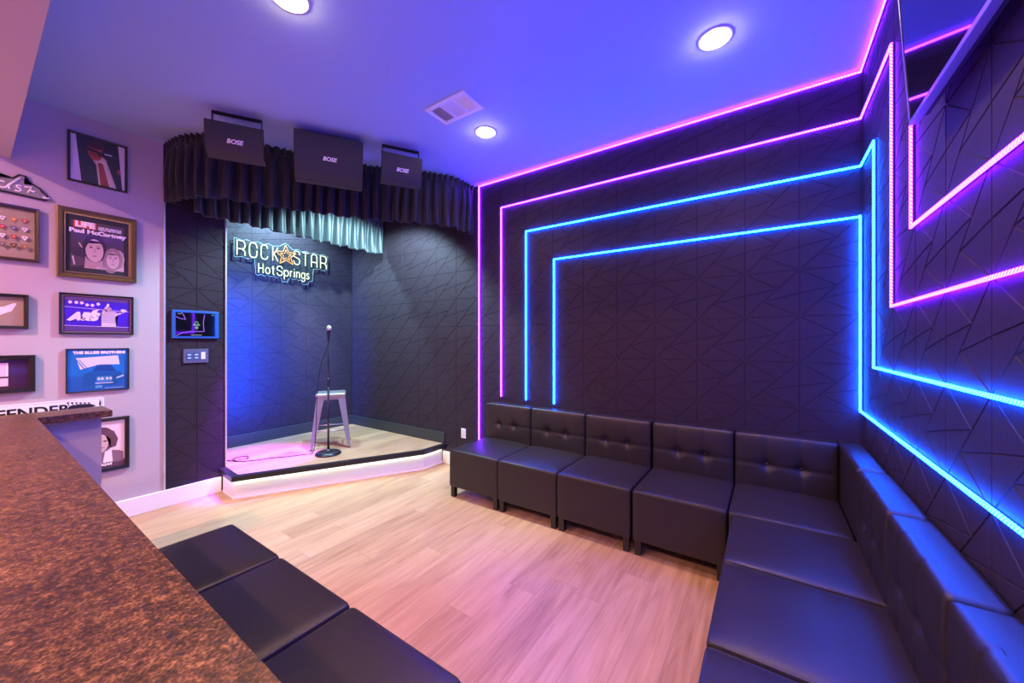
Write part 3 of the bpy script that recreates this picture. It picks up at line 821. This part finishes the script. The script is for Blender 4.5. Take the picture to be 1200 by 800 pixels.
ribbon(bm, arc(0, .002, .014, .026, 0, 180, 10), .007, .0178, 1)
flat(bm, [(-.04, -.104), (.04, -.104), (.04, -.097), (-.04, -.097)], .0177, 2)
flat(bm, [(-.138, .092), (-.115, .092), (-.115, .099), (-.138, .099)], .0177, 2); flat(bm, [(.118, .092), (.138, .092), (.138, .099), (.118, .099)], .0177, 2)
obj('screen_image', bm, [emit('ui_purple', (.35,.12,1), 1.1), emit('ui_green', (.25,.75,.35), .6), emit('ui_grey', (.55,.75,.7), .45)], ts)
sw = thing('switch_plate', 'blue grey three-gang switch plate below the wall tablet', 'switch', (LW-.004, 1.255, 1.362))
bm = BM(); box(bm, -.008, .007, -.095, .095, -.066, .066, bev=.003); obj('cover_plate', bm, M['plate'], sw)
for y in (-.052, .002):
    bm = BM(); box(bm, .006, .011, y-.020, y+.020, -.036, .034, bev=.002, mi=0)
    for z in (-.018, .012): box(bm, .010, .0125, y-.014, y+.012, z-.004, z+.005, mi=1)
    obj('key_pad', bm, [M['switch'], M['silver']], sw)
bm = BM(); box(bm, .006, .012, .036, .070, -.032, .036, bev=.003); obj('rocker', bm, M['ivory'], sw)

# ------------------------------------------------------------------ framed pictures on the left wall
class Art:
    def __init__(s, w, h): s.bm = BM(); s.w, s.h = w, h; s.mats = []; s.x = 0
    def mi(s, c):
        m_ = c if not isinstance(c, tuple) else pm(c)
        if m_ not in s.mats: s.mats.append(m_)
        return s.mats.index(m_)
    def poly(s, pts, c):
        s.x += .00022
        f = s.bm.faces.new([s.bm.verts.new((s.x, (u-.5)*s.w, (v-.5)*s.h)) for u, v in pts]); f.material_index = s.mi(c)
        if len(pts) > 4: bmesh.ops.triangulate(s.bm, faces=[f])
    def rect(s, u0, u1, v0, v1, c): s.poly([(u0,v0),(u1,v0),(u1,v1),(u0,v1)], c)
    def ell(s, u, v, ru, rv, c, a0=0, a1=360): s.poly(ellp(u, v, ru, rv, a0, a1), c)
    def text(s, t, u, v, size, c, bold=0, shear=0, stretch=1, align='CENTER'):
        s.x += .0003
        tb = text_bm(t, size*s.h, bold, shear, align, 0, stretch)
        mt = Matrix.Translation((s.x, (u-.5)*s.w, (v-.5)*s.h)) @ Matrix(((0,0,1,0),(1,0,0,0),(0,1,0,0),(0,0,0,1)))
        join(s.bm, tb, s.mi(c), mt)
    def line(s, pts, w, c):
        s.x += .00022; P_ = [((u-.5)*s.w, (v-.5)*s.h) for u, v in pts]
        for i in range(len(P_)-1):
            a, b_ = Vector(P_[i]), Vector(P_[i+1]); d = (b_-a)
            if d.length < 1e-6: continue
            d.normalize(); nn = Vector((-d.y, d.x))*w/2; e = d*w*.3
            flat(s.bm, [a-nn-e, b_-nn+e, b_+nn+e, a+nn-e], s.x, s.mi(c))
XF = LW-.012
def frame(name, label, y0, y1, z0, z1, fw, dp, fmat, inner=None, mat_w=0, mat_m=None, artfn=None, cat='picture'):
    cy_, cz2 = (y0+y1)/2, (z0+z1)/2; W, Hh = y1-y0, z1-z0
    t = thing(name, label, cat, (XF, cy_, cz2))
    bm = BM()
    # mitred moulding with a stepped profile
    prof = [(0, 0), (0, dp*.85), (fw*.15, dp), (fw*.75, dp*.9), (fw, dp*.55), (fw, .002)]
    rings = []
    for ins_, x in prof:
        rings.append([bm.verts.new((x+.0008, sy*(W/2-ins_), sz*(Hh/2-ins_))) for sy, sz in ((-1,-1),(1,-1),(1,1),(-1,1))])
    for A, B in zip(rings, rings[1:]+[rings[0]]):
        for k in range(4): bm.faces.new((A[k], A[(k+1) % 4], B[(k+1) % 4], B[k]))
    obj('frame', bm, fmat, t)
    iw, ih = W/2-fw, Hh/2-fw
    if inner:
        bm = BM(); k = .006; x1 = dp*.55
        for a in ((-iw,-iw+k,-ih,ih),(iw-k,iw,-ih,ih),(-iw,iw,-ih,-ih+k),(-iw,iw,ih-k,ih)): box(bm, .003, x1, a[0], a[1], a[2], a[3])
        obj('inner_lip', bm, inner, t)
    xb = .004
    bm = BM(); box(bm, .001, xb, -iw-.002, iw+.002, -ih-.002, ih+.002); obj('mat_board' if mat_w else 'backing_board', bm, mat_m or M['matk'], t)
    if mat_w != 0 and isinstance(mat_w, (int, float)): mw = (mat_w, mat_w, mat_w, mat_w)
    elif mat_w: mw = mat_w
    else: mw = (0, 0, 0, 0)
    if artfn:
        a = Art(2*iw-mw[0]-mw[1], 2*ih-mw[2]-mw[3]); artfn(a)
        o = obj('print', a.bm, a.mats, t); o.location = (xb+.0004, (mw[0]-mw[1])/2, (mw[2]-mw[3])/2)
    return t
# A: man in a suit with red tie
def artA(a):
    a.rect(0,1,0,1,(.012,.012,.028))
    a.poly([(0,0),(.19,0),(.09,1),(0,1)], (.72,.60,.72)); a.poly([(.955,0),(1,0),(1,1),(.87,1)], (.72,.60,.70))
    a.poly([(.50,0),(.84,0),(.64,.60),(.56,.66),(.44,.62)], (.66,.46,.38)); a.poly([(.50,0),(.80,0),(.62,.55),(.50,.60),(.44,.62)], (.74,.55,.46))
    a.ell(.44,.80,.165,.17,(.10,.02,.025)); a.ell(.44,.70,.135,.17,(.46,.07,.05)); a.ell(.44,.66,.125,.06,(.30,.03,.03))
    a.ell(.44,.89,.17,.10,(.055,.012,.018))
    a.poly([(.27,.80),(.60,.74),(.59,.66),(.50,.66),(.45,.72),(.40,.70),(.30,.72)], (.025,.006,.010))
    a.poly([(.48,.50),(.58,.50),(.70,0),(.54,0)], (.40,.055,.030)); a.poly([(.48,.50),(.58,.50),(.55,.43),(.50,.43)], (.26,.03,.03))
    a.poly([(.38,.55),(.50,.50),(.45,.44)], (.62,.42,.36)); a.poly([(.60,.55),(.55,.50),(.66,.44)], (.80,.62,.54))
    a.ell(.885,.40,.035,.06,(.40,.06,.06)); a.text('ROD', .68, .73, .035, (.8,.8,.85), .001, stretch=1.5)
    a.rect(.76,.88,.712,.716,(.25,.2,.3))
frame('framed_picture', 'black framed photo of a person in dark suit and red tie, topmost', .457, .789, 2.765, 3.160, .016, .02, M['framek'], artfn=artA)
# B: magazine cover in gold frame
def face(a, u, v, s, skin, hair, asp=1.0, dark=(.05,.03,.035)):
    a.ell(u, v+.02*s, .165*s, .235*s*asp, hair); a.ell(u, v-.02*s, .128*s, .19*s*asp, skin)
    a.poly([(u-.14*s,v+.15*s),(u+.15*s,v+.13*s),(u+.15*s,v+.02*s),(u+.09*s,v+.11*s),(u-.02*s,v+.13*s),(u-.09*s,v+.09*s),(u-.14*s,v-.02*s)], hair)
    for e in (-.052, .052):
        a.ell(u+e*s, v+.028*s, .026*s, .011*s, dark); a.line([(u+(e-.028)*s, v+.058*s), (u+(e+.028)*s, v+.060*s)], .008*s*a.w, dark)
    a.poly([(u-.006*s,v+.02*s),(u+.012*s,v+.02*s),(u+.020*s,v-.055*s),(u-.014*s,v-.055*s)], tuple(c*.75 for c in skin))
    a.poly([(u-.045*s,v-.105*s),(u,v-.096*s),(u+.045*s,v-.105*s),(u,v-.122*s)], tuple(c*.45 for c in skin))
def artB(a):
    a.rect(0,1,0,1,(.07,.045,.055)); a.rect(0,1,0,.42,(.05,.03,.04))
    a.poly([(.0,.0),(.24,.06),(.30,.20),(.08,.24),(0,.30)], (.10,.06,.07))
    a.poly([(.24,0),(.64,0),(.56,.24),(.26,.26)], (.46,.30,.31)); a.ell(.74,.16,.16,.22,(.30,.20,.21))
    face(a, .43, .42, 1.32, (.60,.42,.42), (.035,.02,.028)); a.poly([(.62,.0),(1,.0),(1,.42),(.88,.48),(.70,.44),(.62,.26)], (.36,.24,.25))
    face(a, .78, .25, 1.0, (.62,.44,.44), (.30,.20,.20)); a.poly([(.8,0),(1,0),(1,.12)], (.62,.46,.46))
    a.line([(.92,.46),(1.0,.30),(.97,.08)], .008, (.6,.44,.44)); a.line([(.14,.52),(.19,.44)], .008, (.6,.45,.45)); a.line([(.03,.22),(.06,.06)], .010, (.6,.45,.45))
    a.rect(.04,.46,.845,.985,(.70,.055,.03)); a.text('LIFE', .25, .915, .155, (.95,.90,.85), .0042, stretch=1.05)
    a.text('THE EX-BEATLE', .72, .905, .048, (.9,.85,.85), .0009, stretch=1.05); a.text('TELLS HIS STORY', .72, .865, .048, (.9,.85,.85), .0009, stretch=1.0)
    a.text('Paul McCartney', .50, .775, .115, (.92,.86,.86), .0024, stretch=1.13); a.text('APRIL 16, 1971', .56, .03, .026, (.8,.75,.75), .0004)
frame('framed_picture', 'gold and black frame holding a magazine cover with red masthead and two faces', .401, .842, 2.005, 2.550, .040, .03, M['framegold'], M['goldline'], (.034,.034,.045,.045), M['matk'], artB)
# C: purple stage photograph
def artC(a):
    a.rect(0,1,0,1,(.055,.012,.42)); a.rect(0,1,0,.13,(.10,.04,.14)); a.rect(0,1,.90,1,(.12,.05,.16))
    a.ell(.5,.5,.5,.34,(.06,.01,.50))
    for i, u in enumerate((.08,.17,.25,.33,.41,.50)):
        v = .84-.004*i; a.ell(u, v-(.05 if i in (3,4) else 0), .026, .045, (.85,.60,.85)); a.ell(u+.022, v-(.05 if i in (3,4) else 0), .012, .02, (.85,.60,.85))
    a.line([(0,.70),(1,.62)], .0035, (.75,.5,.85)); a.line([(0,.155),(1,.13)], .0035, (.75,.5,.85))
    a.text('ARS', .27, .42, .30, (.85,.62,.85), .007, .35, 1.05); a.line([(.07,.30),(.16,.36),(.27,.33),(.36,.34)], .008, (.85,.62,.85)); a.poly([(.37,.50),(.42,.62),(.52,.66),(.44,.50)], (.85,.62,.85))
    a.poly([(.55,.13),(.79,.13),(.77,.42),(.82,.55),(.76,.62),(.60,.60),(.55,.50)], (.50,.34,.46)); a.poly([(.55,.13),(.79,.13),(.78,.24),(.56,.26)], (.66,.46,.60))
    a.ell(.675,.66,.040,.085,(.46,.24,.34)); a.line([(.57,.54),(.60,.66),(.65,.78)], .014, (.62,.40,.55)); a.line([(.77,.50),(.88,.58),(.95,.66)], .014, (.62,.40,.55)); a.ell(.90,.66,.04,.04,(.78,.55,.75)); a.ell(.655,.80,.022,.045,(.78,.55,.75))
frame('framed_picture', 'black framed purple concert photograph of a performer with raised arms, below the magazine cover', .414, .826, 1.557, 1.882, .016, .02, M['framek'], M['goldline'], .012, M['framebrown'], artC)
# D: blue poster (generic stand-in artwork, lettering kept)
def artD(a):
    a.rect(0,1,0,1,(.015,.14,.42)); a.rect(0,1,.0,.35,(.02,.10,.36))
    a.poly([(.13,.80),(.83,.85),(.86,.62),(.52,.63),(.36,.58),(.20,.52)], (.66,.60,.72)); a.line([(.14,.76),(.27,.52)], .005, (.01,.04,.16)); a.line([(.18,.76),(.31,.54)], .004, (.01,.04,.16))
    a.poly([(.24,.12),(.26,.42),(.44,.50),(.88,.44),(.92,.24),(.80,.12)], (.012,.09,.28))      # parked car
    a.poly([(.40,.48),(.46,.62),(.70,.62),(.80,.46)], (.012,.05,.18))
    a.rect(.46,.72,.20,.34,(.05,.20,.46))
    for u in (.50,.56,.64,.70): a.ell(u,.28,.024,.035,(.55,.60,.70))
    a.rect(.44,.74,.16,.185,(.55,.50,.66)); a.poly([(.80,.30),(.93,.36),(.93,.32),(.80,.26)], (.50,.52,.66)); a.rect(.44,.56,.05,.12,(.10,.30,.55))
    a.rect(.60,.94,.035,.05,(.35,.45,.65)); a.text('THE BLUES BROTHERS', .52, .925, .085, (.85,.72,.84), .0022, stretch=1.03)
frame('framed_picture', 'thin black framed blue poster reading THE BLUES BROTHERS, under the purple photo', .448, .800, 1.093, 1.443, .009, .018, M['framek'], artfn=artD)
# E: black and white portrait half hidden by the counter wing
def artE(a):
    a.rect(0,1,0,1,(.80,.66,.68)); a.rect(0,1,0,.14,(.10,.04,.06))
    a.poly([(0,.12),(0.98,.10),(0.98,.30),(0.90,.34),(0.72,.38),(0.50,.34),(0,.24)], (.24,.13,.17)); a.poly([(0.60,.12),(0.78,.12),(0.76,.38),(0.64,.36)], (.85,.78,.82))
    a.ell(.60,.62,.22,.26,(.12,.05,.07)); a.ell(.55,.54,.15,.20,(.66,.46,.46)); a.poly([(0.60,.84),(0.80,.78),(0.88,.60),(0.84,.44),(0.74,.42),(0.75,.60),(0.64,.72)], (.14,.06,.08))
    a.ell(.50,.58,.035,.016,(.06,.02,.03)); a.ell(.64,.58,.035,.016,(.06,.02,.03)); a.poly([(0.50,.45),(0.58,.46),(0.65,.45),(0.58,.435)], (.3,.12,.14))
    a.text('EDGAR', .62, .075, .07, (.9,.85,.88), .0016, .3)
frame('framed_picture', 'black framed monochrome portrait of a person, partly behind the counter wing', .43, .800, .425, .866, .028, .024, M['framek'], artfn=artE)
# F: guitar pick collection
def pick(a, u, v, c, dot):
    a.poly([(u-.040,v+.028),(u-.028,v+.045),(u+.028,v+.045),(u+.040,v+.028),(u+.010,v-.040),(u-.010,v-.040)], (.12,.09,.07))
    a.poly([(u-.038,v+.034),(u-.028,v+.048),(u+.028,v+.048),(u+.038,v+.034),(u+.008,v-.034),(u-.008,v-.034)], c); a.rect(u-.014,u+.014,v+.008,v+.022,dot)
def artF(a):
    a.rect(0,1,0,1,M['linen'])
    cols = [(.75,.70,.68),(.60,.25,.04),(.45,.05,.04),(.45,.04,.05),(.10,.10,.20),(.75,.70,.70),(.80,.76,.76),(.50,.05,.05),(.85,.80,.78),(.14,.10,.10),(.12,.04,.03),(.35,.14,.03)]
    r_ = random.Random(4)
    for i in range(4):
        for j in range(8):
            c = cols[i*3+(j-5)] if j >= 5 else cols[r_.randrange(12)]
            pick(a, .066+j*.118, .765-i*.178, c, (.05,.03,.03) if sum(c) > 1.5 else (.75,.6,.4))
frame('framed_picture', 'dark brown framed display of coloured guitar picks in rows, left of the magazine cover', -.14, .320, 2.088, 2.488, .022, .034, M['framebrown'], artfn=artF)
# G: white horn-shaped pick guard
def artG(a):
    a.rect(0,1,0,1,M['linen'])
    a.poly([(.05,.30),(.30,.20),(.55,.24),(.74,.34),(.88,.52),(.93,.78),(.90,.80),(.80,.66),(.62,.58),(.40,.56),(.18,.58),(.06,.50)], (.84,.80,.80))
    a.line([(.40,.36),(.45,.44),(.48,.34),(.52,.42),(.56,.34),(.62,.42),(.70,.40)], .003, (.05,.03,.04))
frame('framed_picture', 'black framed signed white horn-shaped object on tan cloth, below the picks display', -.20, .270, 1.592, 1.843, .022, .034, M['framek'], artfn=artG)
# H: certificate frame
def artH(a):
    a.rect(0,1,0,1,(.05,.015,.02)); a.rect(.04,.80,.42,.90,(.75,.55,.62)); a.rect(.04,.80,.08,.36,(.75,.55,.62)); a.rect(.78,.80,.42,.90,(.9,.8,.8))
    a.line([(.40,.72),(.44,.60),(.47,.70),(.50,.76),(.54,.62),(.58,.60),(.62,.72)], .002, (.2,.1,.12)); a.line([(.46,.60),(.50,.50),(.58,.50),(.60,.58)], .0015, (.3,.2,.22))
    a.rect(.14,.70,.20,.225,(.4,.25,.28))
frame('framed_picture', 'deep black frame with two pale certificates one above the other, at the left edge', -.20, .301, 1.128, 1.400, .034, .034, M['framek'], artfn=artH)
# I: black cut-out script sign
ss = thing('script_sign', 'black edged silver script sign cut to shape, above the guitar picks display', 'sign', (XF, .1, 2.60))
ol = [(-.45,.00),(-.42,.14),(-.30,.20),(-.22,.10),(-.10,.13),(-.02,.10),(.045,.075),(.10,.085),(.128,.118),(.158,.118),(.170,.088),(.160,.065),(.195,.068),(.225,.045),(.238,.020),(.255,.012),(.264,-.008),(.258,-.026),(.245,-.034),(.10,-.026),(-.10,-.022),(-.40,-.03)]
def grow(p, d):
    q = p if area(p) > 0 else p[::-1]; return inset(q, -d)
def slab(bm, pts, x0, x1):
    A = [bm.verts.new((x0, y, z)) for y, z in pts]; B = [bm.verts.new((x1, y, z)) for y, z in pts]
    bmesh.ops.triangulate(bm, faces=[bm.faces.new(A[::-1]), bm.faces.new(B)])
    for i in range(len(A)): bm.faces.new((A[i], A[(i+1) % len(A)], B[(i+1) % len(A)], B[i]))
bm = BM(); slab(bm, grow(ol, .004), .001, .016); obj('sign_board', bm, M['framek'], ss)
bm = BM(); slab(bm, grow(ol, -.008), .0165, .019); obj('sign_face', bm, simple('silver_grey_face', (.30,.27,.30), .4, metal=.3, var=.4, vscale=40), ss)
bm = BM()
def script(pts, r): tube(bm, [Vector((.021, y, z)) for y, z in pts], r, 6)
script([(-.02,.03),(-.01,-.002),(.01,.0),(.02,.03),(.022,.0)], .007)
script(arc(.055,.022,.024,.022,60,360,10)+[(.085,.03),(.135,.095)], .007); script([(.085,.03),(.083,.0),(.095,.004)], .006)
script(arc(.128,.030,.012,.010,30,200,5)+[(.13,.018),(.138,.006),(.125,-.006),(.108,-.002)], .005)
script([(.150,.035),(.185,.045),(.175,.02),(.165,-.004)], .005); script([(.180,.018),(.195,.012),(.202,.022)], .006)
script([(.235,-.012),(.25,-.018),(.268,-.012)], .006); script([(-.40,.05),(-.37,.1),(-.33,.12),(-.35,.04),(-.30,.02)], .008)
script([(-.25,.03),(-.22,.05),(-.20,.02),(-.17,.05),(-.14,.02),(-.11,.04),(-.07,.02)], .007)
obj('script_lettering', bm, M['silver'], ss)
# J: street-sign style plate
fs = thing('name_plate_sign', 'white street style metal plate reading FENDER, standing out behind the counter', 'sign', (XF, .22, .965))
bm = BM(); pr = rr(-.46, .435, -.075, .078, .016); slab(bm, pr, .001, .004); obj('plate', bm, M['white'], fs)
bm = BM(); q = rr(-.448, .423, -.063, .066, .010); ribbon(bm, q+[q[0]], .0016, .0044, 0)
obj('border_line', bm, pm((.15,.10,.05)), fs)
bm = BM(); tb = text_bm('FENDER', .096, .0026, 0, stretch=1.24); ws = [v.co.x for v in tb.verts]; kx = .345/(max(ws)-min(ws))
for v in tb.verts: v.co.x *= kx
join(bm, tb, 0, Matrix.Translation((.0048, .077, .004)) @ Matrix(((0,0,1,0),(1,0,0,0),(0,1,0,0),(0,0,0,1)))); obj('lettering', bm, pm((.01,.01,.012)), fs)
bm = BM()
# guitar headstock drawing
flat(bm, [(.225,-.01),(.25,.030),(.30,.036),(.36,.030),(.39,.012),(.36,.0),(.30,.004),(.26,-.03)], .0046)
for k in range(6): ribbon(bm, [(.245+k*.022,.030-.002*k), (.240+k*.022,.050-.003*k)], .005, .0048, 0); flat(bm, ellp(.240+k*.022, .054-.003*k, .008, .005), .0049)
flat(bm, [(.410,.062),(.418,.03),(.412,.0),(.405,.02)], .0046)
bmesh.ops.triangulate(bm, faces=[f for f in bm.faces if len(f.verts) > 4])
obj('guitar_drawing', bm, pm((.02,.015,.03)), fs)

# ------------------------------------------------------------------ lights
def light(kind, loc, power, col, rot=None, size=.1, target=None, spot=60, blend=.5, spread=None, name=None):
    l = bpy.data.lights.new(name or 'lamp_light', kind); l.energy = power; l.color = col
    if kind == 'AREA': l.shape = 'DISK'; l.size = size
    if kind == 'AREA' and spread: l.spread = math.radians(spread)
    if kind in ('SPOT', 'POINT'): l.shadow_soft_size = size
    if kind == 'SPOT': l.spot_size = math.radians(spot); l.spot_blend = blend
    o = bpy.data.objects.new(name or 'lamp_light', l); COL.objects.link(o); o.location = loc
    if target is not None: o.rotation_euler = (Vector(target)-Vector(loc)).to_track_quat('-Z', 'Y').to_euler()
    elif rot: o.rotation_euler = rot
    return o
WARM = (1, .58, .30)
for x, y, _ in DL: light('AREA', (x, y, CEIL-.034), 17, WARM, size=.13, spread=120, name='downlight_lamp')
light('AREA', (-.26, .965, CEIL-.034), 17, WARM, size=.13, spread=120, name='downlight_lamp')
# bar side: warm cans and a pink back bar glow
for x, pw, cl in ((-3.3, 190, (1, .46, .50)), (-1.2, 95, (1, .56, .30))): light('AREA', (x, -1.35, CEIL-.02), pw, cl, size=.10, spread=170, name='bar_downlight_lamp')
light('AREA', (-2.6, -2.2, 1.2), 22, (1, .22, .42), size=.6, target=(-3.2, 0, 2.4), name='back_bar_glow')
# stage effect lights, hung behind the valance
light('SPOT', (-3.50, 2.55, 3.22), 600, (.50, .86, 1), target=(-4.5, 2.9, .24), size=.05, spot=130, blend=.35, name='stage_white_lamp')
light('SPOT', (-4.80, 2.25, 3.24), 420, (.40, .80, 1), target=(-5.1, 2.35, .24), size=.05, spot=150, blend=.5, name='niche_white_lamp')
light('SPOT', (-4.6, 2.4, 3.2), 500, (.65, .85, 1), target=(-5.2, 2.75, 1.45), size=.03, spot=26, blend=.9, name='stage_cool_spot')
bl = light('AREA', (-4.80, 1.53, 1.35), 150, (.004, .07, 1), target=(-5.27, 1.95, 1.35), size=.03, name='stage_blue_bar')
bl.data.shape = 'RECTANGLE'; bl.data.size = .04; bl.data.size_y = 1.5; bl.data.spread = math.radians(110)
light('SPOT', (-3.9, 1.9, 3.2), 5200, (.36, .03, 1), target=(-4.55, 1.80, .24), size=.04, spot=26, blend=.9, name='stage_magenta_spot')

w = bpy.data.worlds.new('dim_room'); S.world = w; w.use_nodes = True
w.node_tree.nodes['Background'].inputs[0].default_value = (.01, .01, .02, 1); w.node_tree.nodes['Background'].inputs[1].default_value = .3

# ------------------------------------------------------------------ camera
cd = bpy.data.cameras.new('camera'); cam = bpy.data.objects.new('camera', cd); COL.objects.link(cam)
cd.sensor_width = 36; cd.lens = 439/1200*36; cd.clip_start = .02
cam.location = (0, 0, 1.5); cam.rotation_euler = (PI/2, 0, math.atan(300/439)); S.camera = cam
vs = S.view_settings; vs.view_transform = 'Standard'; vs.look = 'None'; vs.gamma = 1; vs.use_curve_mapping = False; vs.exposure = -.3
S.cycles.use_denoising = True
S.cycles.max_bounces = 8; S.cycles.sample_clamp_indirect = 4
